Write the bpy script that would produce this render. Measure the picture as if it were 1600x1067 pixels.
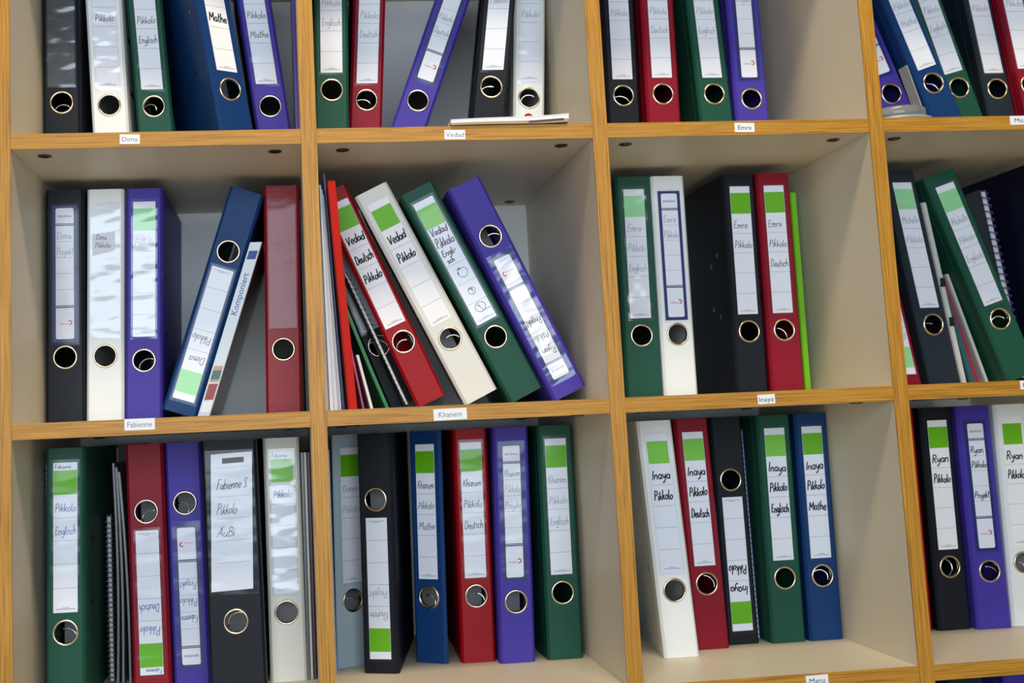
import bpy, math, random
from mathutils import Matrix, Vector
random.seed(7)
for o in list(bpy.data.objects): bpy.data.objects.remove(o)
SC = bpy.context.scene
COL = SC.collection

# ---------------------------------------------------------------- camera
cam_d = bpy.data.cameras.new('camera'); cam = bpy.data.objects.new('camera', cam_d); COL.objects.link(cam)
_y, _p, _r = 0.10868801, 0.11868609, -0.0456214
_f = Vector((math.sin(_y)*math.cos(_p), math.cos(_y)*math.cos(_p), math.sin(_p)))
_rt = Vector((math.cos(_y), -math.sin(_y), 0)); _up = _rt.cross(_f)
_R = _rt*math.cos(_r) + _up*math.sin(_r); _U = -_rt*math.sin(_r) + _up*math.cos(_r)
cam.matrix_world = Matrix(((_R.x, _U.x, -_f.x, 0.35545), (_R.y, _U.y, -_f.y, -1.47364), (_R.z, _U.z, -_f.z, -0.02537), (0, 0, 0, 1)))
cam_d.sensor_width = 36.0; cam_d.sensor_fit = 'HORIZONTAL'
cam_d.lens = 1875.765/1600*36.0
cam_d.shift_x = 139.627/1600; cam_d.shift_y = -90.063/1600
cam_d.clip_start = 0.05
cam_d.dof.use_dof = True; cam_d.dof.focus_distance = 1.60; cam_d.dof.aperture_fstop = 4.5
SC.camera = cam

# ---------------------------------------------------------------- world, assumed lamp and added window fill
w = bpy.data.worlds.new('world'); SC.world = w; w.use_nodes = True
bg = w.node_tree.nodes['Background']; bg.inputs[0].default_value = (0.80, 0.90, 1.0, 1); bg.inputs[1].default_value = 0.055
ld = bpy.data.lights.new('ceiling_lamp', 'AREA'); ld.shape = 'RECTANGLE'; ld.size = 1.2; ld.size_y = 0.28  # ceiling lamp assumed from how the shelf shadows slant; no fitting is modelled
ld.energy = 31; ld.color = (1.0, 0.82, 0.58)
lo = bpy.data.objects.new('ceiling_lamp_light', ld); COL.objects.link(lo)
lo.location = (0.60, -1.20, 1.95); lo.rotation_euler = (math.radians(30), 0, 0)
wd = bpy.data.lights.new('window_daylight', 'AREA'); wd.shape = 'RECTANGLE'; wd.size = 2.6; wd.size_y = 1.5  # added cool fill behind the camera for assumed window light; no window built
wd.energy = 80; wd.color = (0.80, 0.91, 1.0)
wo = bpy.data.objects.new('window_daylight', wd); COL.objects.link(wo)
wo.location = (0.2, -3.3, 0.40); wo.rotation_euler = (math.radians(84), 0, math.radians(-4))
SC.view_settings.view_transform = 'Standard'; SC.view_settings.look = 'None'
SC.view_settings.exposure = 0.12; SC.view_settings.gamma = 1.0; SC.view_settings.use_curve_mapping = False

# ---------------------------------------------------------------- materials
def lin(c):
    return tuple(((v/255)/12.92 if v/255 <= 0.04045 else ((v/255+0.055)/1.055)**2.4) for v in c) + (1,)
def new_mat(name):
    m = bpy.data.materials.new(name); m.use_nodes = True
    return m, m.node_tree.nodes, m.node_tree.links, m.node_tree.nodes['Principled BSDF']
def plain(name, rgb, rough=0.5, spec=0.5, bump=0.0, scale=400, metal=0.0, var=0.0):
    m, N, L, P = new_mat(name)
    P.inputs['Base Color'].default_value = lin(rgb); P.inputs['Roughness'].default_value = rough
    P.inputs['Specular IOR Level'].default_value = spec; P.inputs['Metallic'].default_value = metal
    tc = N.new('ShaderNodeTexCoord')
    if bump:
        n = N.new('ShaderNodeTexNoise'); n.inputs['Scale'].default_value = scale; n.inputs['Detail'].default_value = 3
        L.new(tc.outputs['Object'], n.inputs['Vector'])
        b = N.new('ShaderNodeBump'); b.inputs['Strength'].default_value = bump; b.inputs['Distance'].default_value = 0.0006
        L.new(n.outputs['Fac'], b.inputs['Height']); L.new(b.outputs['Normal'], P.inputs['Normal'])
    if var:
        n2 = N.new('ShaderNodeTexNoise'); n2.inputs['Scale'].default_value = 9; n2.inputs['Detail'].default_value = 5
        L.new(tc.outputs['Object'], n2.inputs['Vector'])
        mx = N.new('ShaderNodeMix'); mx.data_type = 'RGBA'; mx.blend_type = 'MULTIPLY'; mx.inputs['Factor'].default_value = var
        mx.inputs[6].default_value = lin(rgb); L.new(n2.outputs['Fac'], mx.inputs[7]); L.new(mx.outputs[2], P.inputs['Base Color'])
    return m
def wood(name, horiz):
    m, N, L, P = new_mat(name)
    tc = N.new('ShaderNodeTexCoord'); mp = N.new('ShaderNodeMapping')
    mp.inputs['Scale'].default_value = (10, 60, 650) if horiz else (650, 60, 10)
    L.new(tc.outputs['Object'], mp.inputs['Vector'])
    n = N.new('ShaderNodeTexNoise'); n.inputs['Scale'].default_value = 1.0; n.inputs['Detail'].default_value = 6; n.inputs['Roughness'].default_value = 0.65
    n.inputs['Distortion'].default_value = 0.6
    L.new(mp.outputs['Vector'], n.inputs['Vector'])
    r = N.new('ShaderNodeValToRGB'); e = r.color_ramp.elements
    e[0].position = 0.30; e[0].color = lin((126, 78, 18)); e[1].position = 0.70; e[1].color = lin((208, 155, 62))
    x = r.color_ramp.elements.new(0.5); x.color = lin((186, 131, 42))
    L.new(n.outputs['Fac'], r.inputs['Fac']); L.new(r.outputs['Color'], P.inputs['Base Color'])
    P.inputs['Roughness'].default_value = 0.45; P.inputs['Specular IOR Level'].default_value = 0.35
    b = N.new('ShaderNodeBump'); b.inputs['Strength'].default_value = 0.15; b.inputs['Distance'].default_value = 0.0004
    L.new(n.outputs['Fac'], b.inputs['Height']); L.new(b.outputs['Normal'], P.inputs['Normal'])
    return m
def film(name, amount=0.10, wr=1.0):
    m = bpy.data.materials.new(name); m.use_nodes = True
    N = m.node_tree.nodes; L = m.node_tree.links; N.clear()
    out = N.new('ShaderNodeOutputMaterial'); mix = N.new('ShaderNodeMixShader'); tr = N.new('ShaderNodeBsdfTransparent')
    gl = N.new('ShaderNodeBsdfGlossy'); gl.inputs['Roughness'].default_value = 0.16; gl.inputs['Color'].default_value = (1, 1, 1, 1)
    tr.inputs['Color'].default_value = (0.97, 0.98, 1.0, 1)
    tc = N.new('ShaderNodeTexCoord'); mp = N.new('ShaderNodeMapping'); mp.inputs['Scale'].default_value = (14, 14, 30)
    n = N.new('ShaderNodeTexNoise'); n.inputs['Scale'].default_value = 1.0; n.inputs['Detail'].default_value = 1.5
    L.new(tc.outputs['Object'], mp.inputs['Vector']); L.new(mp.outputs['Vector'], n.inputs['Vector'])
    b = N.new('ShaderNodeBump'); b.inputs['Strength'].default_value = wr; b.inputs['Distance'].default_value = 0.006
    L.new(n.outputs['Fac'], b.inputs['Height']); L.new(b.outputs['Normal'], gl.inputs['Normal'])
    mix.inputs[0].default_value = amount
    L.new(tr.outputs[0], mix.inputs[1]); L.new(gl.outputs[0], mix.inputs[2]); L.new(mix.outputs[0], out.inputs['Surface'])
    return m
M = {}
M['wood_v'] = wood('oak_edge_upright', False); M['wood_h'] = wood('oak_edge_shelf', True)
M['melamine'] = plain('cream_melamine', (228, 217, 193), 0.45, 0.3, 0.05, 900)
M['back'] = plain('back_board_white', (240, 243, 243), 0.6, 0.3)
M['screw'] = plain('dark_screw', (62, 50, 40), 0.35, 0.5, metal=0.7)
for k, c in dict(black=(19, 24, 33), white=(232, 235, 236), green=(24, 77, 61), blue=(12, 55, 108), purple=(68, 55, 158), red=(134, 12, 36),
                 greyblue=(176, 194, 206), dark=(30, 42, 52), redbright=(150, 3, 16), navy=(18, 20, 46), cream=(222, 221, 214)).items():
    M[k] = plain('binder_'+k, c, 0.46, 0.22, 0.30, 1400)
M['worn_red'] = plain('binder_worn_red', (150, 16, 34), 0.42, 0.3, 0.8, 160, var=0.30)
M['paper'] = plain('label_paper', (242, 242, 247), 0.55, 0.35)
M['paper_off'] = plain('paper_stack', (205, 207, 212), 0.8, 0.2, 0.8, 300)
M['lime'] = plain('print_green', (104, 184, 6), 0.5, 0.4); M['mint'] = plain('print_pale_green', (158, 224, 158), 0.5, 0.4)  # the paler green has the pocket film's reflection painted into the print
M['midgreen'] = plain('print_mid_green', (128, 205, 66), 0.5, 0.4)
M['navyprint'] = plain('print_navy', (26, 38, 104), 0.45, 0.5)
M['line'] = plain('print_line', (150, 152, 165), 0.7, 0.2)
M['tiny'] = plain('print_fine', (140, 140, 148), 0.7, 0.2)
M['marker'] = plain('ink_marker', (18, 16, 20), 0.6, 0.3); M['pen'] = plain('ink_pen', (52, 54, 66), 0.6, 0.3)
M['pencil'] = plain('ink_pencil', (158, 158, 168), 0.6, 0.3); M['bluepen'] = plain('ink_blue', (70, 92, 165), 0.6, 0.3)
M['greyink'] = plain('ink_grey', (122, 128, 140), 0.6, 0.3); M['redprint'] = plain('print_red', (214, 66, 96), 0.6, 0.3)
M['ring'] = plain('eyelet_metal', (232, 214, 188), 0.22, 0.5, metal=1.0)
M['steel'] = plain('lever_steel', (205, 208, 210), 0.22, 0.5, metal=1.0)
M['blackplastic'] = plain('black_plastic', (14, 14, 15), 0.4, 0.5)
M['film'] = film('pocket_film', 0.010, 0.5); M['film_glossy'] = film('pocket_film_wrinkled', 0.028, 1.3)
M['tape'] = film('clear_tape', 0.012, 0.3)
M['darkcard'] = plain('empty_pocket_card', (62, 66, 72), 0.35, 0.6, 0.6, 60)

# ---------------------------------------------------------------- mesh helpers
def obj(name, V, F, mat, parent=None, smooth=False):
    me = bpy.data.meshes.new(name); me.from_pydata([tuple(v) for v in V], [], F); me.materials.append(mat if not isinstance(mat, str) else M[mat])
    if smooth:
        for p in me.polygons: p.use_smooth = True
    me.update(); o = bpy.data.objects.new(name, me); COL.objects.link(o)
    if parent is not None: o.parent = parent
    return o
class MB:
    def __init__(s): s.V = []; s.F = []
    def add(s, V, F):
        n = len(s.V); s.V += [tuple(v) for v in V]; s.F += [tuple(i+n for i in f) for f in F]; return s
    def box(s, x0, x1, y0, y1, z0, z1):
        return s.add([(x0,y0,z0),(x1,y0,z0),(x1,y1,z0),(x0,y1,z0),(x0,y0,z1),(x1,y0,z1),(x1,y1,z1),(x0,y1,z1)],
                     [(0,3,2,1),(4,5,6,7),(0,1,5,4),(1,2,6,5),(2,3,7,6),(3,0,4,7)])
    def prism_z(s, P, z0, z1):
        n = len(P)
        return s.add([(x,y,z0) for x,y in P]+[(x,y,z1) for x,y in P],
                     [tuple(range(n))[::-1], tuple(range(n,2*n))]+[(i,(i+1)%n,(i+1)%n+n,i+n) for i in range(n)])
    def prism_y(s, P, y0, y1):      # outline in x,z
        n = len(P)
        return s.add([(x,y0,z) for x,z in P]+[(x,y1,z) for x,z in P],
                     [tuple(range(n)), tuple(range(n,2*n))[::-1]]+[((i+1)%n,i,i+n,(i+1)%n+n) for i in range(n)])
    def tube(s, pts, r, k=6):
        pts = [Vector(p) for p in pts]; V = []; F = []; prev = None
        for i, p in enumerate(pts):
            d = (pts[min(i+1,len(pts)-1)]-pts[max(i-1,0)]).normalized()
            if prev is None:
                a = d.cross(Vector((0,0,1)));  a = a if a.length > 0.1 else d.cross(Vector((1,0,0)))
            else: a = prev - d*prev.dot(d)
            a.normalize(); prev = a; b = d.cross(a)
            for j in range(k):
                t = 2*math.pi*j/k; V.append(p+a*math.cos(t)*r+b*math.sin(t)*r)
        for i in range(len(pts)-1):
            for j in range(k): F.append((i*k+j, i*k+(j+1)%k, (i+1)*k+(j+1)%k, (i+1)*k+j))
        F.append(tuple(range(k))[::-1]); F.append(tuple((len(pts)-1)*k+j for j in range(k)))
        return s.add(V, F)
    def build(s, name, mat, parent=None, smooth=False): return obj(name, s.V, s.F, mat, parent, smooth)
def tag(o, label, cat, group=None):
    o['label'] = label; o['category'] = cat
    if group: o['group'] = group
    return o
def empty(name, loc=(0,0,0), rot=(0,0,0)):
    o = bpy.data.objects.new(name, None); COL.objects.link(o); o.location = loc; o.rotation_euler = rot; o.empty_display_size = 0.02
    return o
def rrect(x0, x1, z0, z1, r, corners=(1,1,1,1)):
    P = []
    for (cx, cz, a0, c) in ((x1-r,z1-r,0,corners[0]),(x0+r,z1-r,90,corners[1]),(x0+r,z0+r,180,corners[2]),(x1-r,z0+r,270,corners[3])):
        if c:
            for k in range(5):
                a = math.radians(a0+k*22.5); P.append((cx+r*math.cos(a), cz+r*math.sin(a)))
        else:
            a = a0+45; P.append((cx+r*(1 if math.cos(math.radians(a))>0 else -1), cz+r*(1 if math.sin(math.radians(a))>0 else -1)))
    return P

# ---------------------------------------------------------------- printed text and handwriting
def type_text(body, height, maxw=None):
    c = bpy.data.curves.new('t', 'FONT'); c.body = body; c.size = 1; c.resolution_u = 2
    o = bpy.data.objects.new('t', c); COL.objects.link(o); bpy.context.view_layer.update()
    me = bpy.data.meshes.new_from_object(o.evaluated_get(bpy.context.evaluated_depsgraph_get()))
    V = [(v.co.x, v.co.y) for v in me.vertices]; F = [tuple(p.vertices) for p in me.polygons]
    bpy.data.objects.remove(o); bpy.data.curves.remove(c); bpy.data.meshes.remove(me)
    x0 = min(v[0] for v in V); x1 = max(v[0] for v in V); s = height/0.73
    sx = s if not maxw else min(s*1.15, maxw/(x1-x0))
    return [((x-(x0+x1)/2)*sx, y*s) for x, y in V], F
G = {
'a':(.52,[[(.42,.40),(.22,.5),(.05,.25),(.2,.02),(.4,.2),(.43,.48),(.42,.1),(.52,0)]]),
'b':(.5,[[(.1,1),(.08,.4),(.08,0)],[(.08,.3),(.28,.5),(.42,.25),(.25,0),(.08,.08)]]),
'c':(.46,[[(.4,.4),(.22,.5),(.06,.25),(.22,0),(.44,.1)]]),
'd':(.52,[[(.4,.38),(.2,.5),(.05,.25),(.2,0),(.4,.2),(.45,1)],[(.43,.5),(.43,.05),(.5,0)]]),
'e':(.46,[[(.06,.22),(.38,.3),(.28,.5),(.1,.4),(.08,.15),(.22,0),(.44,.1)]]),
'g':(.5,[[(.4,.40),(.2,.5),(.05,.28),(.2,.05),(.4,.25),(.43,.48),(.4,-.25),(.2,-.4),(.05,-.25)]]),
'h':(.5,[[(.1,1),(.08,.5),(.07,0)],[(.08,.25),(.28,.5),(.4,.3),(.4,.05),(.48,0)]]),
'i':(.24,[[(.1,.5),(.1,.06),(.2,0)],[(.11,.70),(.13,.76)]]),
'j':(.26,[[(.15,.5),(.15,-.2),(.03,-.38),(-.07,-.25)],[(.16,.70),(.18,.76)]]),
'k':(.46,[[(.1,1),(.08,.5),(.07,0)],[(.36,.5),(.1,.22)],[(.18,.28),(.42,0)]]),
'l':(.24,[[(.12,1),(.08,.4),(.1,.05),(.22,0)]]),
'm':(.66,[[(.06,.5),(.06,0)],[(.06,.3),(.2,.5),(.29,.35),(.29,0)],[(.29,.3),(.43,.5),(.52,.35),(.52,.05),(.6,0)]]),
'n':(.5,[[(.06,.5),(.06,0)],[(.06,.3),(.26,.5),(.38,.35),(.38,.05),(.46,0)]]),
'o':(.5,[[(.25,.5),(.07,.32),(.1,.08),(.27,0),(.42,.2),(.4,.42),(.25,.5)]]),
'p':(.5,[[(.08,.5),(.06,-.4)],[(.08,.35),(.28,.5),(.42,.25),(.25,0),(.08,.1)]]),
'r':(.38,[[(.06,.5),(.07,0)],[(.07,.25),(.2,.48),(.36,.45)]]),
's':(.4,[[(.34,.42),(.2,.5),(.08,.38),(.22,.26),(.34,.14),(.2,0),(.04,.08)]]),
't':(.36,[[(.17,.9),(.15,.1),(.3,0)],[(.02,.55),(.32,.58)]]),
'u':(.5,[[(.06,.5),(.08,.1),(.22,0),(.38,.2),(.4,.5)],[(.4,.5),(.4,.05),(.48,0)]]),
'y':(.48,[[(.06,.5),(.1,.2),(.22,.1),(.38,.3)],[(.42,.5),(.36,-.1),(.2,-.4),(.05,-.3)]]),
'A':(.62,[[(.04,0),(.3,1)],[(.3,1),(.54,0)],[(.14,.38),(.46,.38)]]),
'B':(.56,[[(.08,0),(.1,1)],[(.1,1),(.42,.85),(.38,.58),(.1,.52)],[(.1,.52),(.5,.4),(.44,.08),(.08,0)]]),
'D':(.62,[[(.1,1),(.08,0)],[(.02,.98),(.36,.95),(.54,.55),(.4,.1),(.08,0)]]),
'E':(.52,[[(.44,.95),(.1,.98)],[(.1,.98),(.08,.02)],[(.08,.02),(.46,.06)],[(.08,.52),(.36,.54)]]),
'F':(.5,[[(.1,1),(.06,0)],[(.04,.98),(.46,1)],[(.08,.55),(.36,.57)]]),
'I':(.24,[[(.12,1),(.08,0)]]),
'K':(.56,[[(.1,1),(.07,0)],[(.5,1),(.1,.45)],[(.18,.52),(.5,0)]]),
'M':(.76,[[(.06,0),(.12,1)],[(.12,1),(.36,.35)],[(.36,.35),(.62,1)],[(.62,1),(.66,0)]]),
'P':(.54,[[(.1,1),(.06,0)],[(.02,.92),(.3,1),(.48,.78),(.36,.54),(.1,.48)]]),
'R':(.56,[[(.1,1),(.06,0)],[(.02,.92),(.3,1),(.46,.78),(.34,.56),(.1,.5)],[(.2,.5),(.5,0)]]),
'S':(.5,[[(.44,.88),(.26,1),(.1,.8),(.26,.54),(.42,.28),(.26,0),(.04,.12)]]),
'V':(.56,[[(.04,1),(.22,0)],[(.22,0),(.52,1)]]),
' ':(.3,[]), '.':(.2,[[(.08,0),(.1,.05)]]), '-':(.3,[[(.04,.3),(.26,.31)]]),
'"':(.0,[[(-.42,1.15),(-.4,1.22)],[(-.24,1.15),(-.22,1.22)]]),
}
def smooth(p, n=4):
    if len(p) < 3: return p
    out = []
    for i in range(len(p)-1):
        a, b, c, d = p[max(i-1,0)], p[i], p[i+1], p[min(i+2,len(p)-1)]
        for k in range(n):
            t = k/n
            out.append(tuple(0.5*((2*b[q])+(c[q]-a[q])*t+(2*a[q]-5*b[q]+4*c[q]-d[q])*t*t+(3*b[q]-a[q]-3*c[q]+d[q])*t**3) for q in (0,1)))
    return out+[p[-1]]
def ribbon(mb, p, wd, y, put):
    L = []; R = []
    for i in range(len(p)):
        a = p[max(i-1,0)]; b = p[min(i+1,len(p)-1)]; dx, dz = b[0]-a[0], b[1]-a[1]; l = math.hypot(dx,dz) or 1
        nx, nz = -dz/l*wd/2, dx/l*wd/2
        L.append((p[i][0]+nx, p[i][1]+nz)); R.append((p[i][0]-nx, p[i][1]-nz))
    V = [put(x, y, z) for x, z in L]+[put(x, y, z) for x, z in R]; n = len(p)
    mb.add(V, [(i, n+i, n+i+1, i+1) for i in range(n-1)])
def write(mb, text, x0, zb, h, wmax, pw, y, put, rng, tilt=0.0, slant=0.12):
    tot = sum(G[c][0] for c in text); sx = min(h*1.0, wmax/tot); x = x0
    for c in text:
        adv, st = G[c]; jz = rng.uniform(-.05,.05)*h; js = rng.uniform(.92,1.08)
        for s in st:
            q = [(x+(a+slant*b)*sx, zb+jz+b*h*js+(x-x0)*tilt) for a, b in smooth(s)]
            ribbon(mb, q, pw, y, put)
        x += adv*sx

# ================================================================ THE SETTING
PX, PW, H1, H2, T, D = 0.37208, 0.01952, 0.35131, 0.34924, 0.01886, 0.4600
ZT = {0: H1+0.352, 1: H1, 2: 0.0, 3: -H2, 4: -H2-0.350}      # top faces of the boards; 0 = top board
Z0, Z1 = ZT[4]-0.06, ZT[0]+T
def structure(o): o['kind'] = 'structure'; return o
FZ = Z0
structure(MB().box(-2.2, 3.6, D+0.03, D+0.13, FZ, FZ+2.6).build('wall_back', plain('painted_wall', (214, 204, 186), 0.8, 0.2, 0.1, 200)))
structure(MB().box(-2.2, 3.6, -3.4, D+0.13, FZ-0.1, FZ).build('floor', plain('linoleum_floor', (150, 138, 120), 0.5, 0.4, 0.1, 60, var=0.3)))

# ================================================================ BOOKSHELF
shelf = empty('bookshelf', (0, 0, Z0))
tag(shelf, 'open bookshelf of cream compartments with oak edges holding all the binders', 'bookshelf')
def sb(): return MB()
def shp(mb, name, mat, parent):       # coordinates are world; the shelf empty stands at z0
    mb.V = [(x, y, z-Z0) for x, y, z in mb.V]; return mb.build(name, mat, parent)
for i in range(5):
    x0, x1 = i*PX, i*PX+PW
    if i == 0: x0 = 0.004
    up = shp(sb().box(x0, x1, 0.0015, D, Z0, Z1), 'upright_panel', 'melamine', shelf)
    shp(sb().box(x0, x1, -0.0008, 0.0014, Z0, Z1), 'edge_band', 'wood_v', up)
for i in range(4):
    x0, x1 = i*PX+PW+0.0003, (i+1)*PX-0.0003
    for r in range(5):
        z = ZT[r]
        bd = shp(sb().box(x0, x1, 0.0015, D, z-T, z), 'shelf_board', 'melamine', shelf)
        shp(sb().box(x0, x1, -0.0003, 0.0014, z-T, z), 'edge_band', 'wood_h', bd)
        if r in (1, 2, 3):
            for (sx, sy) in ((x0+0.033, 0.037), (x1-0.033, 0.037), (x0+0.033, 0.425), (x1-0.033, 0.425)):
                mb = sb(); n = 18; P = [(sx+0.0085*math.cos(2*math.pi*k/n), sy+0.0085*math.sin(2*math.pi*k/n)) for k in range(n)]
                Q = [(sx+0.0050*math.cos(2*math.pi*k/n), sy+0.0050*math.sin(2*math.pi*k/n)) for k in range(n)]
                zb = z-T
                mb.add([(x,y,zb) for x,y in P]+[(x,y,zb-0.0012) for x,y in P]+[(x,y,zb-0.0018) for x,y in Q]+[(x,y,zb-0.0006) for x,y in Q]+[(sx,sy,zb-0.0006)],
                       [(k,(k+1)%n,(k+1)%n+n,k+n) for k in range(n)]+[(k+n,(k+1)%n+n,(k+1)%n+2*n,k+2*n) for k in range(n)]+
                       [(k+2*n,(k+1)%n+2*n,(k+1)%n+3*n,k+3*n) for k in range(n)]+[(k+3*n,(k+1)%n+3*n,4*n) for k in range(n)])
                mb.box(sx-0.0045, sx+0.0045, sy-0.0007, sy+0.0007, zb-0.0012, zb-0.0005).box(sx-0.0007, sx+0.0007, sy-0.0045, sy+0.0045, zb-0.0012, zb-0.0005)
                shp(mb, 'screw', 'screw', bd)
shp(sb().box(0.005, 4*PX+PW, D, D+0.006, Z0, Z1), 'back_panel', 'back', shelf)
# name tags stuck on the board edges: (text, x0, x1, z top, z bottom, tilt, ink)
for (txt, x0, x1, zt, zb, tilt, ink, tw) in (
    ('Dima', .1502, .1745, .3482, .3362, -.01, 'greyink', .019), ('Vedad', .5525, .5790, .3462, .3340, -.02, 'greyink', .023), ('Emre', .9328, .9594, .3482, .3360, -.02, 'pen', .018),
    ('Michelle', 1.3133, 1.3570, .3508, .3388, .0, 'pen', .040),
    ('Fabienne', .1505, .1862, .0002, -.0135, -.005, 'greyink', .029), ('Khanem', .5223, .5635, -.0042, -.0180, .01, 'greyink', .029), ('Inaya', .9353, .9580, -.0040, -.0160, .02, 'pen', .019),
    ('Ryan', 1.2889, 1.3130, -.0008, -.0122, 0, 'pen', .017), ('Manu', .9690, .9975, -.3512, -.3640, .02, 'pen', .020)):
    cx, cz = (x0+x1)/2, (zt+zb)/2; hw, hh = (x1-x0)/2, (zt-zb)/2
    put = lambda x, z, y: (cx+x-z*tilt, y, cz+z+x*tilt)
    c = [put(-hw,-hh,0), put(hw,-hh,0), put(hw,hh,0), put(-hw,hh,0)]
    nt = shp(sb().add([(p[0], -0.0009, p[2]) for p in c]+[(p[0], -0.0004, p[2]) for p in c], [(0,1,2,3),(7,6,5,4),(0,4,5,1),(1,5,6,2),(2,6,7,3),(3,7,4,0)]), 'name_tag', 'paper', shelf)
    nt['label'] = 'small white paper name tag stuck on the oak edge'
    V, F = type_text(txt, hh*1.02, tw)
    shp(sb().add([put(x, z-hh*.48, -0.00105) for x, z in V], F), 'lettering', ink, nt)

# ================================================================ BINDERS
HB = 0.318
def cover_outline(w, side, a, Ld):
    """plan outline of one cover: starts behind the spine fold, small hinge groove, runs back at angle a"""
    sx, sy = side*w/2, 0.0045; dx, dy = math.sin(a), math.cos(a); nx, ny = -side*dy, side*dx    # inward normal
    th = 0.0023
    def pt(l, d): return (sx+dx*l+nx*d, sy+dy*l+ny*d)
    out = [pt(0,0), pt(.013,0), pt(.0140,.0007), pt(.0160,.0007), pt(.017,0), pt(Ld,0)]
    inn = [pt(Ld,th), pt(0,th)]
    P = out+inn
    return P if side > 0 else P[::-1]
def binder(name_id, row, x, y, lean, yaw, w, color, label, lab=None, words=(), pen='pen', hz=0.089, upd=False, cl=0.0, cr=0.0,
           paper=False, shear=None, field='lime', pocket='film', toptext=None, Ld=None, Lr=None, HB=0.318, cat='binder', group='lever arch binders on the shelves', rivets=True, arch=True, labx=0.0):
    rng = random.Random(name_id)
    if shear is None: shear = abs(lean) < 0.2
    Ld0 = Ld
    lz = abs(math.sin(lean))*w/2 if not shear else 0
    root = empty('binder', (x, y, ZT[row]+lz+0.0004), (0, 0 if shear else lean, yaw))
    tag(root, label, cat, group)
    shk = math.tan(lean) if shear else 0.0
    def sh(V): return [(vx+vz*shk, vy, vz) for vx, vy, vz in V]
    zc = HB-hz if upd else hz; a = w/2-0.0036; r = 0.0140; s = 0.0185; n = 32
    def put(px, py, pz):
        if upd: px, pz = -px, HB-pz
        return (px+pz*shk, py, pz)
    # spine with its finger hole
    mb = MB()
    def sheet(y0, ain, flip):
        V = []; F = []
        for k in range(n):
            t = 2*math.pi*k/n; V.append((r*math.cos(t), y0, zc+r*math.sin(t)))
        for k in range(n):
            t = 2*math.pi*k/n; q = max(abs(math.cos(t)), abs(math.sin(t))); V.append((ain*math.cos(t)/q, y0, zc+s*math.sin(t)/q))
        for k in range(n): F.append((k, n+k, n+(k+1)%n, (k+1)%n))
        b = len(V); V += [(-ain,y0,0),(ain,y0,0),(ain,y0,zc-s),(-ain,y0,zc-s),(-ain,y0,zc+s),(ain,y0,zc+s),(ain,y0,HB),(-ain,y0,HB)]
        F += [(b,b+1,b+2,b+3),(b+4,b+5,b+6,b+7)]
        if flip: F = [f[::-1] for f in F]
        return V, F
    mb.add(*sheet(0, a, False)); mb.add(*sheet(0.0026, a, True))
    mb.add([(r*math.cos(2*math.pi*k/n), yy, zc+r*math.sin(2*math.pi*k/n)) for yy in (0, .0026) for k in range(n)], [((k+1)%n, (k+1)%n+n, k+n, k) for k in range(n)])
    for sd in (-1, 1):
        P = [(sd*a,0),(sd*(w/2-.0007),.0030),(sd*w/2,.0047),(sd*(w/2-.0022),.0062),(sd*a,.0026)]
        mb.prism_z(P if sd > 0 else P[::-1], 0, HB)
    mb.box(-a, a, .0001, .0025, -.00005, .0006); mb.box(-a, a, .0001, .0025, HB-.0006, HB+.00005)
    mb.V = sh(mb.V); mb.build('spine', color, root)
    # covers
    for sd, cd in ((-1, cl), (1, cr)):
        an = cd+yaw
        L = (Ld0 if sd < 0 else Lr or Ld0) or min(0.268, (D-0.004-y-sd*w/2*math.sin(yaw)-.0045*math.cos(yaw))/math.cos(cd)-.0005)
        mbc = MB().prism_z(cover_outline(w, sd, an, L), 0, HB); mbc.V = sh(mbc.V)
        cv = mbc.build('cover', color, root)
        mech = (sd == -1) != upd
        dx, dy = math.sin(an), math.cos(an); nx, ny = sd*dy, -sd*dx      # outward
        if mech and rivets:
            for (l, zz) in ((.040,.205),(.066,.192),(.066,.128),(.040,.115)):
                if upd: zz = HB-zz
                px, py = sd*w/2+dx*l, .0045+dy*l; m2 = MB(); k = 8; V = [(px+nx*.0007+zz*shk, py+ny*.0007, zz)]; F = []
                for q in range(k):
                    t = 2*math.pi*q/k; V.append((px+dx*.0038*math.cos(t)+nx*.0001+zz*shk, py+dy*.0038*math.cos(t)+ny*.0001, zz+.0038*math.sin(t)))
                for q in range(k): F.append((0, 1+q, 1+(q+1)%k) if sd < 0 else (0, 1+(q+1)%k, 1+q))
                m2.add(V, F).build('rivet', 'steel', cv, True)
        if not mech and rivets:
            for zz in (.119, .199):
                if upd: zz = HB-zz
                px, py = sd*w/2+dx*.052, .0045+dy*.052
                P = [(px+dx*q*.011+nx*e, py+dy*q*.011+ny*e) for q, e in ((-1,.0001),(1,.0001),(.8,.0009),(-.8,.0009))]
                if sd < 0: P = P[::-1]
                m3 = MB().prism_z(P, zz-.0035, zz+.0035); m3.V = sh(m3.V); m3.build('slot_eyelet', 'blackplastic', cv)
    # finger ring
    prof = [(.0164,.0000),(.0160,-.0011),(.0150,-.0017),(.0139,-.0014),(.0134,-.0002),(.0134,.0040)]; k = 40; V = []; F = []
    for (pr, py) in prof:
        for q in range(k): V.append((pr*math.cos(2*math.pi*q/k)+zc*shk, py, zc+pr*math.sin(2*math.pi*q/k)))
    for i in range(len(prof)-1):
        for q in range(k): F.append((i*k+q, i*k+(q+1)%k, (i+1)*k+(q+1)%k, (i+1)*k+q))
    obj('finger_ring', V, F, 'ring', root, True)
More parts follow.
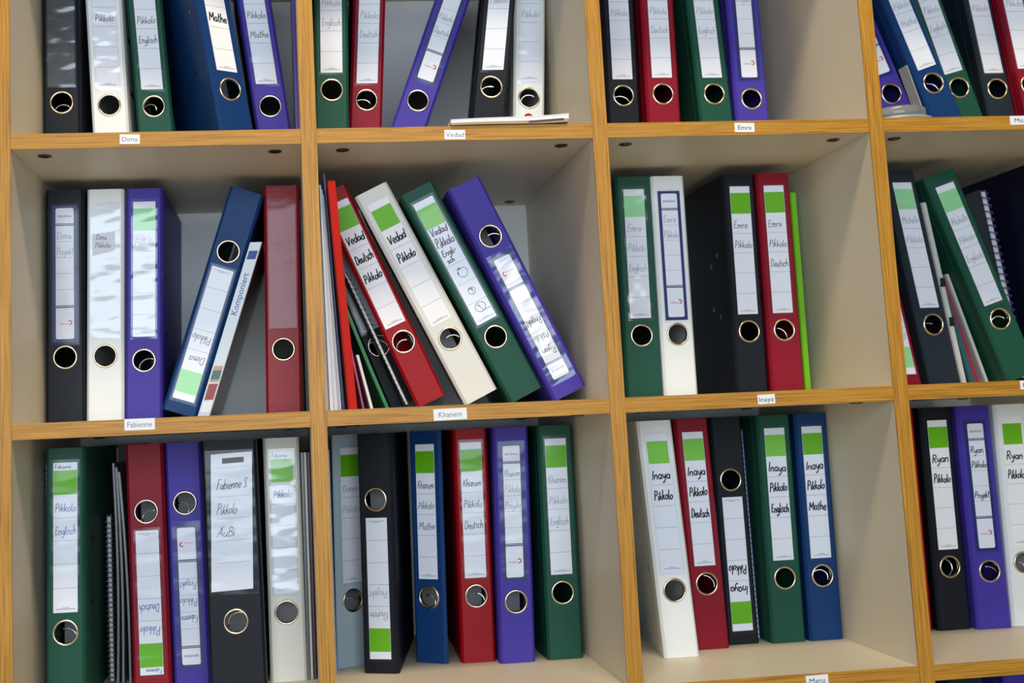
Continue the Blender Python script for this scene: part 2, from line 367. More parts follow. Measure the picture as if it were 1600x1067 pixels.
    # lever wire seen through the hole
    if arch and rng.random() < .6:
        pts = []; ro = rng.uniform(.009, .016); ph = rng.uniform(-1.6, 1.2); ox = rng.uniform(-.007,.007); oz = rng.uniform(-.013,-.002)
        for q in range(15):
            t = ph+math.pi*(q/14)*.95
            pts.append((ox+ro*math.cos(t)+zc*shk, .007+.006*(q/14), zc+oz+ro*.9*math.sin(t)))
        MB().tube(pts, .0012, 6).build('lever_wire', 'steel', root, True)
    if paper:
        am = (cl+cr)/2+yaw; dx, dy = math.sin(am), math.cos(am); y0, y1 = (.085 if paper is True else .02), (min(.24, D-.03-y) if paper is True else .068)
        hw = w/2-.0065-(abs(cl-cr)*.14 if paper is True else 0)
        lo_ = -hw if paper is True else hw-.003
        if paper == 'right': dx, dy = math.sin(cr+yaw), math.cos(cr+yaw)
        P = [(lo_+dx*y0, dy*y0+.004),(hw+dx*y0, dy*y0+.004),(hw+dx*y1, dy*y1),(lo_+dx*y1, dy*y1)]
        m4 = MB().prism_z(P, .008, .300); m4.V = sh(m4.V); m4.build('paper_stack', 'paper_off', root)
    # label
    def quad(mb, x0, x1, z0, z1, yy): mb.add([put(x0,yy,z0),put(x1,yy,z0),put(x1,yy,z1),put(x0,yy,z1)], [(0,1,2,3)])
    def slab(x0, x1, z0, z1, ya, yb):
        V = [put(px, py, pz) for py in (ya, yb) for px, pz in ((x0,z0),(x1,z0),(x1,z1),(x0,z1))]
        return MB().add(V, [(0,1,2,3),(7,6,5,4),(0,4,5,1),(1,5,6,2),(2,6,7,3),(3,7,4,0)])
    Y1, Y2 = -0.0004, -0.00052
    if lab in ('G', 'P'):
        hw = .0150; z0, z1 = .1135, min(.2995, HB-.012); h = z1-z0; ox = labx
        lb = slab(ox-hw, ox+hw, z0, z1, Y1, -.00005).build('spine_label', 'paper', root)
        fr = (.052, .216, .371, .524, .680, .839)
        if lab == 'G':
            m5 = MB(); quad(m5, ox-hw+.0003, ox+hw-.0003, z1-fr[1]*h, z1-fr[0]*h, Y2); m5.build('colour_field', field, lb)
        m5 = MB()
        for q in fr[2:]: quad(m5, ox-hw, ox+hw, z1-q*h-.00022, z1-q*h+.00022, Y2)
        m5.build('ruled_lines', 'line', lb)
        m5 = MB(); quad(m5, ox-.004, ox+.005, z0+.0058, z0+.0064, Y2); quad(m5, ox-.011, ox+.012, z0+.0040, z0+.0047, Y2); m5.build('fine_print', 'tiny', lb)
        pw = dict(marker=.0016, pen=.0008, pencil=.0007, bluepen=.0008).get(pen, .0008)
        if words or toptext:
            m5 = MB()
            for (ci, tx) in words:
                c0 = fr[ci]; c1 = (list(fr)+[1.0])[ci+1]
                hh = .0105 if pen != 'marker' else .0125
                zb = z1-c1*h+ (c1-c0)*h*.26
                write(m5, tx, ox-hw+.0022, zb, hh, 2*hw-.004, pw, Y2-.00006, put, rng, tilt=rng.uniform(-.02,.06))
            if toptext: write(m5, toptext, ox-hw+.002, z1-.0075, .0055, 2*hw-.004, pw*.8, Y2-.00006, put, rng)
            m5.build('handwriting', pen, lb)
        if pocket: slab(ox-hw-.0028, ox+hw+.0028, z0-.0035, z1+.004, -.0011, -.0009).build('label_pocket', pocket, root)
    elif lab == 'E':
        hw = .0165; z0, z1 = .109, .296
        lb = slab(-hw, hw, z0, z1, Y1, -.00005).build('spine_label', 'navyprint', root)
        iw = .0120
        def cell(za, zb, cs): # za>zb distances from the top of the spine
            P = rrect(-iw, iw, HB-zb, HB-za, .0025, cs); m5 = MB(); m5.add([put(px, Y2, pz) for px, pz in P], [tuple(range(len(P)))]); m5.build('label_field', 'paper', lb)
        cell(.0258,.0470,(1,1,0,0)); cell(.0482,.0489,(0,0,0,0)); cell(.0502,.1590,(0,0,0,0)); cell(.1602,.1609,(0,0,0,0)); cell(.1625,.2045,(0,0,1,1))
        m5 = MB()
        for q in range(1, 5): quad(m5, -iw, iw, HB-.0502-q*.0218-.00018, HB-.0502-q*.0218+.00018, Y2-.0001)
        m5.build('ruled_lines', 'line', lb)
        V, F = type_text('ekobox', .0042, .0185); MB().add([put(px, Y2-.0001, HB-.0385+pz) for px, pz in V], F).build('lettering', 'navyprint', lb)
        V, F = type_text('robase', .0030, .0120); m5 = MB().add([put(px-.0022, Y2-.0001, HB-.1850+pz) for px, pz in V], F)
        pts = [(.0062+.0026*math.cos(t), HB-.1825+.0026*math.sin(t)) for t in [math.radians(130-q*20) for q in range(13)]]
        ribbon(m5, pts, .0016, Y2-.0001, put); m5.build('logo', 'redprint', lb)
        if words:
            m5 = MB(); pw = dict(marker=.0011, pen=.0008).get(pen, .0007)
            for (ci, tx) in words:
                write(m5, tx, -iw+.0012, HB-.0502-ci*.0218+.0040, .0095, 2*iw-.002, pw, Y2-.00016, put, rng, tilt=rng.uniform(-.02,.05))
            m5.build('handwriting', pen, lb)
        slab(-hw-.0025, hw+.0025, z0-.004, z1+.003, -.0011, -.0009).build('label_pocket', pocket or 'film', root)
    elif lab == 'W':       # wide sheet, slightly crooked
        hw = .0265; z0, z1 = .1270, .3015; tl = -.035
        def pw_(px, py, pz): return put(px+(pz-.21)*tl*-1.0, py, pz+px*tl*-1.0)
        V = [pw_(px, py, pz) for py in (Y1, -.00005) for px, pz in ((-hw,z0),(hw,z0),(hw,z1),(-hw,z1))]
        lb = MB().add(V, [(0,1,2,3),(7,6,5,4),(0,4,5,1),(1,5,6,2),(2,6,7,3),(3,7,4,0)]).build('spine_label', 'paper', root)
        m5 = MB()
        for zz in (.2830, .2460, .2180, .1900, .1620): m5.add([pw_(px, Y2, pz) for px, pz in ((-hw+.008 if zz < .28 else -hw+.004,zz),(hw-.003,zz),(hw-.003,zz+.0004),(-hw+.008,zz+.0004))], [(0,1,2,3)])
        m5.build('ruled_lines', 'line', lb)
        P = rrect(-.012, .016, .2885, .2955, .001); MB().add([pw_(px, Y2, pz) for px, pz in P], [tuple(range(len(P)))]).build('printed_bar', 'marker', lb)
        m5 = MB()
        for tx, zz, hh in (('Fabienne S.', .2560, .013), ('Pikkolo', .2240, .013), ('A"uBi', .1950, .012)): write(m5, tx, -.0195, zz, hh, .040 if len(tx) > 8 else .026, .0008, Y2-.00006, pw_, rng, slant=.3)
        m5.build('handwriting', 'pen', lb)
        slab(-.0310, .0310, .1215, .3055, -.0011, -.0009).build('label_pocket', 'film', root)
    elif lab == 'empty':   # empty pocket with a dark card
        lb = slab(-.0185, .0185, .112, .300, Y1, -.00005).build('pocket_card', 'darkcard', root)
        slab(-.0195, .0195, .110, .301, -.0011, -.0009).build('label_pocket', 'film_glossy', root)
    elif lab == 'tape':
        slab(-.0200, .0200, .112, .3000, -.0008, -.0006).build('label_pocket', 'film_glossy', root)
        V = [put(px, py, pz) for py in (-.0013, -.0009) for px, pz in ((-.0170,.226),(.0125,.2335),(.0125,.2590),(-.0175,.2555))]
        lb = MB().add(V, [(0,1,2,3),(7,6,5,4),(0,4,5,1),(1,5,6,2),(2,6,7,3),(3,7,4,0)]).build('taped_note', plain('note_paper', (206, 208, 214), .4, .5), root)
        m5 = MB(); write(m5, 'Dima', -.0125, .2480, .007, .016, .0008, -.00136, put, rng); write(m5, 'Pikkolo', -.0135, .2370, .007, .021, .0008, -.00136, put, rng)
        m5.build('handwriting', plain('ink_violet', (120, 105, 175), .6, .3), lb)
    elif lab == 'bare':
        slab(-.0190, .0190, .118, .300, -.0007, -.0005).build('label_pocket', 'film', root)
    return root

B = binder
PIK, DEU, ENG, MAT, PRO = 'Pikkolo', 'Deutsch', 'Englisch', 'Mathe', 'Projekt'
TOP = 'in the top row'
# ---- top row (1)
B('r1c0_black', 1, 0.048, .1800, -.0042, 0, .0500, 'black', 'black binder with a dark empty spine pocket, top left compartment', 'empty')
B('r1c0_white', 1, 0.113, .1959, -.0409, 0, 0.05, 'white', 'white binder between the black and green ones in the top left compartment', 'P', [(2, PIK)], 'pen', pocket='film_glossy', cl=0, cr=0)
B('r1c0_green', 1, 0.1752, .2062, -.0680, 0, 0.05, 'green', 'green binder beside the splayed blue one in the top left compartment', 'P', [(2, PIK), (3, ENG)], 'pen', cl=-0.012, cr=-0.26, Lr=0.17, Ld=None)
B('r1c0_blue', 1, .2936, .1345, -.1693, .50, .0521, 'blue', 'blue binder twisted with its riveted cover showing, top left compartment', 'P', [(3, MAT)], 'marker', cl=-.29, cr=-.10, shear=True, pocket=None, Ld=0.24)
B('r1c0_purple', 1, 0.342, .1876, -.1190, 0, 0.0485, 'purple', 'purple binder tilted beside the twisted blue one in the top left compartment', 'P', [(2, PIK), (3, MAT)], 'pen', hz=.081, cl=-.02, cr=-.02)
B('r1c1_green', 1, 0.4155, .1381, .0263, 0, 0.047, 'green', 'green binder leftmost in the top row, second compartment from the left', 'P', [(2, PIK), (3, ENG)], 'pencil')
B('r1c1_red', 1, 0.4625, .1920, .0700, 0, 0.0465, 'red', 'red binder between the green and steeply slanting purple ones, top second compartment', 'P', [(2, PIK), (3, DEU)], 'pencil')
B('r1c1_purple', 1, 0.5125, .1826, 0.365, 0, 0.048, 'purple', 'purple binder slanting steeply right with a red logo label, top second compartment', 'E', [(3, PIK), (4, DEU)], 'pencil', hz=.081)
B('r1c1_black', 1, 0.627, .1348, .1415, .02, 0.048, 'black', 'black binder leaning over the lying booklet in the top second compartment', 'P', [(2, PIK)], 'pencil', cl=.10, cr=0.0)
B('r1c1_white', 1, 0.699, .1940, 0.066, .02, 0.046, 'white', 'white binder behind the lying booklet in the top second compartment', 'P', [(2, PIK)], 'pencil', pocket='film_glossy')
B('r1c2_black', 1, .8426, .1900, .0124, .03, .0490, 'black', 'black binder leftmost in the top third compartment', 'P', [(2, PIK)], 'pencil')
B('r1c2_red', 1, .9004, .1847, .0103, .02, .0506, 'red', 'red binder second from left in the top third compartment', 'P', [(2, PIK), (3, DEU)], 'pencil')
B('r1c2_green', 1, .9837, .1885, -.0436, .02, .0507, 'green', 'green binder next to the purple one in the top third compartment', 'P', [(2, PIK), (3, ENG)], 'pencil')
B('r1c2_purple', 1, 1.0370, .1900, -.0053, .01, .0510, 'purple', 'purple binder with red logo label, rightmost in the top third compartment', 'E', [(2, PRO)], 'pencil', hz=.081)
B('r1c3_purple', 1, 1.2775, .1861, -0.324, 0, 0.048, 'purple', 'purple binder behind the clear round case in the top right compartment', 'E', [], hz=.081)
B('r1c3_blue', 1, 1.3312, .1590, -0.316, 0, 0.048, 'blue', 'slanted blue binder second from left in the top right compartment', 'P', [(2, PIK), (3, MAT)], 'pencil', pocket='film')
B('r1c3_green', 1, 1.382, .1862, -0.258, 0, 0.0465, 'green', 'green binder half hidden by the slanted blue one, top right compartment', 'P', [(2, PIK), (3, ENG)], 'pencil', pocket='film_glossy')
B('r1c3_dark', 1, 1.4295, .1851, -0.115, 0, 0.044, 'dark', 'dark slate binder between green and red ones in the top right compartment', 'P', [(2, PIK)], 'pencil', pocket='film_glossy')
B('r1c3_red', 1, 1.4697, .1650, -.1100, 0, 0.0345, 'red', 'red binder cut by the right picture edge in the top row', 'P', [(2, PIK)], 'pencil')
# ---- middle row (2)
B('r2c0_black', 2, .0486, .1785, .0057, 0, .0506, 'black', 'black binder with blue framed label, middle row left compartment', 'E', [(1, 'Dima'), (2, PRO)][:2], 'pencil')
B('r2c0_white', 2, 0.0996, .1826, .0154, -.01, 0.0495, 'white', 'white binder with a small taped note on its spine, middle row left compartment', 'tape')
B('r2c0_purple', 2, 0.1505, .1835, .0200, -.02, 0.049, 'purple', 'upright purple binder with green label paled by painted sheen, middle row left compartment', 'G', [(1, PIK)], 'pencil', hz=.081, field='mint', pocket='film_glossy')
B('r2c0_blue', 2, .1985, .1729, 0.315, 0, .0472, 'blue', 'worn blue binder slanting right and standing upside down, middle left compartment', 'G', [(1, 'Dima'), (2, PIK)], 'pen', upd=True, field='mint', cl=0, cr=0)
B('r2c0_red', 2, 0.3385, .1850, 0.018, -.01, 0.049, 'worn_red', 'scuffed red binder without a paper label, middle left compartment', 'bare')
B('r2c1_purple', 2, 0.7205, .1111, -.4221, 0, .0486, 'purple', 'rightmost slanting purple binder standing upside down in the middle second compartment', 'E', [(1, 'Ryan'), (2, PIK), (3, PRO)], 'pen', hz=.081, upd=True, pocket='film_glossy', cl=0, cr=0, paper=True)
B('r2c1_green', 2, 0.6645, .1271, -.4468, 0, .0500, 'green', 'slanting green binder with doodled circles on its label', 'G', [], 'marker', cl=0.065, cr=0, field='midgreen')
B('r2c1_white', 2, 0.602, .1253, -0.445, 0, .0490, 'cream', 'slanting white binder between the red and green slanting ones', 'G', [(1, 'Vedad'), (2, PIK)], 'marker', cl=0.12, cr=0.06, paper=True, pocket=None)
B('r2c1_red', 2, 0.5365, .1406, -0.4, 0, 0.042, 'redbright', 'slanting bright red binder with marker writing beside the slanting white one', 'G', [(1, 'Vedad'), (2, DEU), (3, PIK)], 'marker', cl=0.5, cr=0.1, paper='right', pocket=None, Ld=0.07, Lr=0.26)
B('r2c1_hidden', 2, 0.505, 0.212, -0.36, 0, 0.043, 'black', 'black binder mostly hidden behind the slanting bright red one', 'P', [], cl=0.22, cr=0.1, paper=False, Ld=0.15, HB=0.255)
B('r2c2_green', 2, .8433, .1811, .0107, -.01, .0520, 'green', 'green binder with label paled by painted sheen, leftmost in the middle third compartment', 'G', [(1, 'Emre'), (2, PIK), (3, ENG)], 'pencil', field='mint', pocket='film_glossy')
B('r2c2_white', 2, .8970, .1828, .0047, .03, .0496, 'white', 'white binder with blue framed label in the middle third compartment', 'E', [(1, 'Emre'), (2, PIK)], 'pencil')
B('r2c2_black', 2, 1.0005, .1790, .0090, .05, .0480, 'black', 'black binder with rivets on its exposed side, middle third compartment', 'G', [(1, 'Emre'), (2, PIK)], 'pen')
B('r2c2_red', 2, 1.0525, .1783, .0059, .02, .0500, 'red', 'red binder beside the lime folder in the middle third compartment', 'G', [(1, 'Emre'), (2, PIK), (3, DEU)], 'pen')
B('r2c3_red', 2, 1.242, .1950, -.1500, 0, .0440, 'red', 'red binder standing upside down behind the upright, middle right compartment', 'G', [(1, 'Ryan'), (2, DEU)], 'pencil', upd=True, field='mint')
B('r2c3_dark', 2, 1.2925, .1824, -.1376, .06, .0490, 'dark', 'dark slate binder with green label paled by painted sheen, middle right compartment', 'G', [(1, 'Michelle'), (2, PIK)], 'pencil', field='mint', pocket='film_glossy')
B('r2c3_green', 2, 1.4036, .1693, -.3152, 0, .0510, 'green', 'slanting green binder with label paled by painted sheen in the middle right compartment', 'G', [(1, 'Michelle'), (2, PIK), (3, ENG)], 'pencil', field='mint', pocket='film_glossy')
# ---- lower row (3)
B('r3c0_green', 3, .0587, .1068, .0083, -.03, .0487, 'green', 'green binder with blue handwriting, leftmost in the lower left compartment', 'G', [(1, PIK), (2, ENG)], 'bluepen', toptext='Fabienne', paper=True)
B('r3c0_red', 3, 0.157, .1735, -.0189, -.01, 0.049, 'red', 'red binder standing upside down in the lower left compartment', 'G', [(1, PIK), (2, DEU)], 'bluepen', upd=True, toptext='Fabienne', paper=True)
B('r3c0_purple', 3, 0.2072, .1872, -.0210, -.01, .0480, 'purple', 'purple binder upside down beside the wide black one, lower left compartment', 'E', [(1, 'Fabienne'), (2, 'Fabienne'), (3, PIK), (4, PRO)][1:], 'bluepen', hz=.081, upd=True, paper=True)
B('r3c0_black', 3, .2711, .1191, -.0166, -.02, .0712, 'black', 'wide black binder with a large white label in the lower left compartment', 'W', [], hz=.088, paper=True)
B('r3c0_white', 3, .3340, .1643, -.0036, -.01, .0480, 'cream', 'cream white binder with wrinkled green label in the lower left compartment', 'G', [(1, PIK)], 'bluepen', toptext='Fabienne', field='midgreen', pocket='film_glossy', paper=True)
B('r3c1_grey', 3, 0.4235, .2380, .0136, .50, .0500, 'greyblue', 'pale grey blue binder turned sideways beside the upside down black one', 'G', [(1, 'Khanem'), (2, PIK)], 'pencil', cl=0.06, cr=.02, paper=True)
B('r3c1_black', 3, .4562, .1775, .0084, -.40, .0500, 'black', 'black binder upside down and turned so its glossy side shows, lower second compartment', 'G', [(1, 'Khanem'), (2, PRO)], 'pencil', upd=True, cl=0.165, cr=0.165, paper=True)
B('r3c1_blue', 3, .5285, .2257, .0173, -.62, .0500, 'blue', 'blue binder turned left beside the black one in the lower second compartment', 'G', [(1, 'Khanem'), (2, PIK), (3, MAT)], 'pen', cl=0.09, cr=0.09, paper=True)
B('r3c1_red', 3, .5930, .2084, .0097, -.01, .0478, 'redbright', 'red binder in the middle of the lower second compartment', 'G', [(1, 'Khanem'), (2, PIK), (3, DEU)], 'pen', cl=0.035, cr=0.035, paper=True)
B('r3c1_purple', 3, .6435, .1875, .0206, 0, .0492, 'purple', 'purple binder with blue framed label in the lower second compartment', 'E', [(1, 'Khanem'), (2, PIK), (3, PRO)], 'pencil', hz=.081, cl=0.035, cr=0.035, paper=True)
B('r3c1_green', 3, .7106, .1905, .0081, .01, .0499, 'green', 'green binder rightmost in the lower second compartment', 'G', [(1, 'Khanem'), (2, PIK), (3, ENG)], 'pencil')
B('r3c2_white', 3, .8610, .1473, -.0549, .01, .0492, 'white', 'white binder leaning left with black handwriting in the lower third compartment', 'G', [(1, 'Inaya'), (2, PIK)], 'marker', pocket='film', field='midgreen', cl=0.12, cr=0.02)
B('r3c2_red', 3, .9188, .1911, -.0262, 0, .0492, 'red', 'red binder beside the leaning white one in the lower third compartment', 'G', [(1, 'Inaya'), (2, PIK), (3, DEU)], 'marker', field='midgreen')
B('r3c2_black', 3, .9705, .2103, -.0068, .03, .0477, 'black', 'black binder standing upside down in the lower third compartment', 'G', [(1, 'Inaya'), (2, PIK)], 'marker', upd=True)
B('r3c2_green', 3, 1.0332, .2005, .0065, 0, .0500, 'green', 'green binder beside the blue checked notebook in the lower third compartment', 'G', [(1, 'Inaya'), (2, PIK), (3, ENG)], 'marker', field='midgreen')
B('r3c2_blue', 3, 1.0885, .2002, .0078, .01, 0.0495, 'blue', 'blue binder rightmost in the lower third compartment', 'G', [(1, 'Inaya'), (2, PIK), (3, MAT)], 'marker')
B('r3c3_red', 3, 1.2312, .2172, .0014, 0, .0510, 'redbright', 'red binder partly behind the upright in the lower right compartment', 'G', [(1, 'Ryan'), (2, DEU)], 'marker', upd=True)
B('r3c3_black', 3, 1.2862, .2112, .0038, .02, .0505, 'black', 'black binder with marker writing in the lower right compartment', 'G', [(1, 'Ryan'), (2, PIK)], 'marker', pocket=None)
B('r3c3_purple', 3, 1.3405, .2008, -.0036, -.03, .0520, 'purple', 'purple binder with blue framed label in the lower right compartment', 'E', [(1, 'Ryan'), (2, PIK), (4, PRO)], 'marker', hz=.081)
B('r3c3_white', 3, 1.3970, .2070, .0112, 0, .0505, 'white', 'white binder cut by the right picture edge in the lower row', 'G', [(1, 'Ryan'), (2, PIK)], 'marker', pocket=None)
# ---- bottom row, only its top edge shows
B('r4_a', 4, 1.2500, .1300, 0, 0, .0510, 'dark', 'dark binder barely seen under the lowest oak shelf at the right', None)
B('r4_b', 4, 1.3300, .1300, 0, 0, .0510, 'purple', 'purple binder barely seen under the lowest oak shelf at the right', None)

# doodled circles on the slanting green binder's label
for root in [o for o in bpy.data.objects if o.get('label', '').startswith('slanting green binder with doodled')]:
    lb = [c for c in root.children if c.name.startswith('spine_label')][0]; mb = MB(); idp = lambda x, y, z: (x, y, z)
    for cx, cz, rx, rz in ((.002,.1870,.0070,.0068),(.001,.1590,.0050,.0050),(.001,.1345,.0075,.0066)):
        P = [(cx+rx*math.cos(t)*(1+.06*math.sin(3*t)), cz+rz*math.sin(t)) for t in [math.radians(20*q) for q in range(19)]]
        ribbon(mb, P, .0007, -.0006, idp)
    ribbon(mb, [(-.003,.1925),(-.001,.1950),(.001,.1920)], .0018, -.0006, idp); ribbon(mb, [(-.004,.1895),(-.005,.1865)], .0018, -.0006, idp)
    ribbon(mb, [(-.003,.1615),(.000,.1635),(.003,.1605)], .0014, -.0006, idp); ribbon(mb, [(.001,.1555),(.003,.1595),(.000,.1605)], .0008, -.0006, idp)
    ribbon(mb, [(-.001,.1390),(.003,.1290),(.014,.1285)], .0007, -.0006, idp); ribbon(mb, [(.001,.1350),(-.001,.1390),(-.003,.1365)], .0010, -.0006, idp)
    mb.build('doodles', 'pen', lb); mb = MB()
    write(mb, 'Vedad', -.0128, .2480, .0105, .025, .0013, -.0006, idp, random.Random(1)); write(mb, PIK, -.0128, .2300, .0125, .026, .0013, -.0006, idp, random.Random(2))
    write(mb, 'Engli-', -.0122, .2165, .0090, .022, .0013, -.0006, idp, random.Random(3)); write(mb, 'sch', -.0105, .2060, .0080, .014, .0013, -.0006, idp, random.Random(4))
    mb.build('handwriting', 'marker', lb)

# ================================================================ FOLDERS, NOTEBOOKS, PAPERS
def sheet_path(P, t, y0, y1):
    """upright sheet that follows the x,z path P, thickness t, from depth y0 to y1"""
    n = len(P); tt = [t]*n if not isinstance(t, tuple) else [t[0]+(t[1]-t[0])*k/(n-1) for k in range(n)]
    L = [(x-q/2, z) for (x, z), q in zip(P, tt)]; R = [(x+q/2, z) for (x, z), q in zip(P, tt)]
    V = [(x, y0, z) for x, z in L]+[(x, y0, z) for x, z in R]+[(x, y1, z) for x, z in L]+[(x, y1, z) for x, z in R]; F = []
    for i in range(n-1):
        F += [(i, n+i, n+i+1, i+1), (2*n+i, 2*n+i+1, 3*n+i+1, 3*n+i), (i, i+1, 2*n+i+1, 2*n+i), (n+i, 3*n+i, 3*n+i+1, n+i+1)]
    F += [(0, 2*n, 3*n, n), (n-1, 2*n-1, 4*n-1, 3*n-1)]
    return MB().add(V, F)
def bend(x0, z0, x1, z1, sag=0.0, n=10): return [(x0+(x1-x0)*k/n+sag*math.sin(math.pi*k/n), z0+(z1-z0)*k/n) for k in range(n+1)]
def at(mb, o): mb.V = [(x-o[0], y-o[1], z-o[2]) for x, y, z in mb.V]; return mb
def folder(name, label, cat, mat, x0, x1, z0, z1, y0, y1, t, sag=0.0, group=None, extra=()):
    """closed folder: two covers and a rounded spine edge at the front, papers between"""
    base = (x0, y0, z0); r = empty(name, base); tag(r, label, cat, group)
    P = bend(x0, z0, x1, z1, sag)
    tc = min(.0012, t*.28)
    for sd in (-1, 1): at(sheet_path([(x+sd*(t/2-tc/2), z) for x, z in P], tc, y0+.002, y1), base).build('cover', mat, r)
    at(sheet_path(P, t*.82, y0, y0+.003), base).build('spine_edge', mat, r)
    at(sheet_path([(x, z+.004 if i == 0 else z-.006 if i == len(P)-1 else z) for i, (x, z) in enumerate(P)], max(t-2*tc-.0004, .0006), y0+.004, y1-.004), base).build('papers', 'paper_off', r)
    for nm, m, fn in extra: at(fn(), base).build(nm, m, r)
    return r
def coil(x0, z0, x1, z1, y, rad, pitch, wire=.0007):
    L = math.hypot(x1-x0, z1-z0); n = int(L/pitch); ux, uz = (x1-x0)/L, (z1-z0)/L; pts = []
    for k in range(n*10+1):
        t = 2*math.pi*k/10; s = L*k/(n*10); pts.append((x0+ux*s+rad*math.cos(t)*uz, y-rad*math.sin(t), z0+uz*s-rad*math.cos(t)*ux))
    return MB().tube(pts, wire, 4)
def notebook(label, cover, wire, x0, z0, x1, z1, y0, y1, t, rad, pitch, wr=.0007, group=None):
    base = (x0, y0, z0); r = empty('spiral_notebook', base); tag(r, label, 'notebook', group); P = bend(x0, z0, x1, z1)
    for sd in (-1, 1): at(sheet_path([(x+sd*t/2, z) for x, z in P], .0008, y0+rad*.5, y1), base).build('cover', cover, r)
    at(sheet_path([(x, z+.002 if i == 0 else z-.003 if i == len(P)-1 else z) for i, (x, z) in enumerate(P)], t-.001, y0+rad*.6, y1-.003), base).build('pages', 'paper_off', r)
    L = math.hypot(x1-x0, z1-z0); q = .006/L
    at(coil(x0+(x1-x0)*q, z0+(z1-z0)*q, x1-(x1-x0)*q, z1-(z1-z0)*q, y0+rad*.2, rad, pitch, wr), base).build('wire_binding', wire, r, True)
    return r
M['lightpurple'] = plain('folder_lilac', (104, 84, 160), .3, .2); M['limefolder'] = plain('folder_lime', (110, 176, 30), .3, .2)
M['redfolder'] = plain('folder_red', (188, 26, 8), .5, .1); M['bluefolder'] = plain('folder_blue', (20, 50, 128), .35, .5)
M['greenfolder'] = plain('folder_green', (10, 112, 52), .3, .2); M['greyfolder'] = plain('folder_pale_grey', (188, 190, 188), .35, .5)
M['maroon'] = plain('folder_maroon', (84, 20, 40), .4, .5); M['silver'] = plain('silver_plastic', (168, 173, 178), .35, .4, metal=.2)
M['brown'] = plain('brochure_brown', (112, 82, 68), .25, .6, var=.4); M['teal'] = plain('book_teal', (40, 84, 92), .4, .5)
M['bookred'] = plain('book_red', (166, 24, 58), .4, .5); M['skyfolder'] = plain('folder_sky', (150, 190, 222), .35, .5)
M['smoke'] = plain('smoke_sleeve', (96, 102, 108), .3, .6, .2, 80); M['sleeve'] = plain('sheet_sleeves', (190, 196, 206), .25, .7, .5, 120)
M['pink'] = plain('booklet_pink', (176, 20, 96), .4, .5); M['check'] = plain('notebook_blue_check', (120, 150, 196), .5, .4)
M['darkcover'] = plain('dark_cover', (34, 36, 40), .45, .5); M['tan'] = plain('booklet_tan', (178, 152, 112), .5, .4)
GF = 'thin folders among the binders'
folder('plastic_folder', 'thin lilac folder against the upright in the top left compartment', 'folder', 'lightpurple', .3692, .3692, H1+.0005, H1+.312, .19, .42, .0048, group=GF)
folder('paper_folder', 'grey folder wedged between twisted blue and tilted purple binders, top left', 'folder', 'greyfolder', .3110, .2720, H1+.0005, H1+.300, .26, .44, .0030, group=GF)
folder('plastic_folder', 'thin white sleeve beside the white binder in the top second compartment', 'folder', 'sleeve', .7236, .7372, H1+.0005, H1+.195, .22, .42, .0020, group=GF)
folder('plastic_folder', 'thin maroon folder at the right of the white binder, top second compartment', 'folder', 'maroon', .7268, .7408, H1+.0005, H1+.190, .23, .43, .0028, group=GF)
# lying booklet
bk = empty('booklet', (.561, -.004, H1)); tag(bk, 'thin booklet lying flat at the shelf edge under black and white binders', 'booklet')
def wave(u): return .0013+.0075*max(0, u-.45)**2+.0005*math.sin(u*5)
def page_slab(zlo, zhi, y0, y1, x0, x1, n=24):
    V = []; F = []
    for k in range(n+1):
        u = k/n; x = x0+(x1-x0)*u; b = wave(u)-.0012
        k1 = 1+.5*u; V += [(x, y0, zlo*k1+b), (x, y0, zhi*k1+b), (x, y1, zlo*k1+b), (x, y1, zhi*k1+b)]
    for k in range(n):
        a = 4*k; c = a+4; F += [(a, c, c+1, a+1), (a+1, c+1, c+3, a+3), (a+2, a+3, c+3, c+2), (a, a+2, c+2, c)]
    F += [(0, 1, 3, 2), (4*n, 4*n+2, 4*n+3, 4*n+1)]
    return MB().add(V, F)
page_slab(.0003, .0032, 0, .098, 0, .152).build('cover', 'tan', bk)
page_slab(.0032, .0068, .0006, .097, .0004, .1525).build('pages', 'paper', bk)
m = page_slab(.0067, .0075, 0, .098, 0, .1535); m.build('cover', 'paper', bk)
MB().add([(.100,-.0003,.0014),(.146,-.0003,.0042),(.146,-.0003,.0070),(.100,-.0003,.0042)], [(0,1,2,3)]).build('printed_strip', plain('booklet_strip', (84, 60, 56), .5, .4), bk)
# small red capped wrapper on the booklet
wr = empty('sweet_wrapper', (.668, .030, H1+.0112)); tag(wr, 'small red and white wrapped piece lying on the booklet', 'wrapper')
def blob(rx, ry, rz, cx=0, cz=0, n=14, mm=8):
    V = []; F = []
    for i in range(mm+1):
        p = math.pi*i/mm
        for k in range(n):
            t = 2*math.pi*k/n; V.append((cx+rx*math.sin(p)*math.cos(t), ry*math.sin(p)*math.sin(t), cz+rz*math.cos(p)))
    for i in range(mm):
        for k in range(n): F.append((i*n+k, (i+1)*n+k, (i+1)*n+(k+1)%n, i*n+(k+1)%n))
    return MB().add(V, F)
blob(.0062, .006, .0058, 0, .0058).build('red_centre', 'redfolder', wr, True)
MB().add([(-.020,-.002,.0006),(-.010,-.009,.004),(.010,-.009,.0045),(.022,-.002,.001),(.012,.009,.005),(-.012,.009,.004),(0,-.007,.0065),(0,.008,.007)], [(0,1,5),(1,6,7,5),(6,2,4,7),(2,3,4)]).build('wrapper_foil', 'sleeve', wr, True)
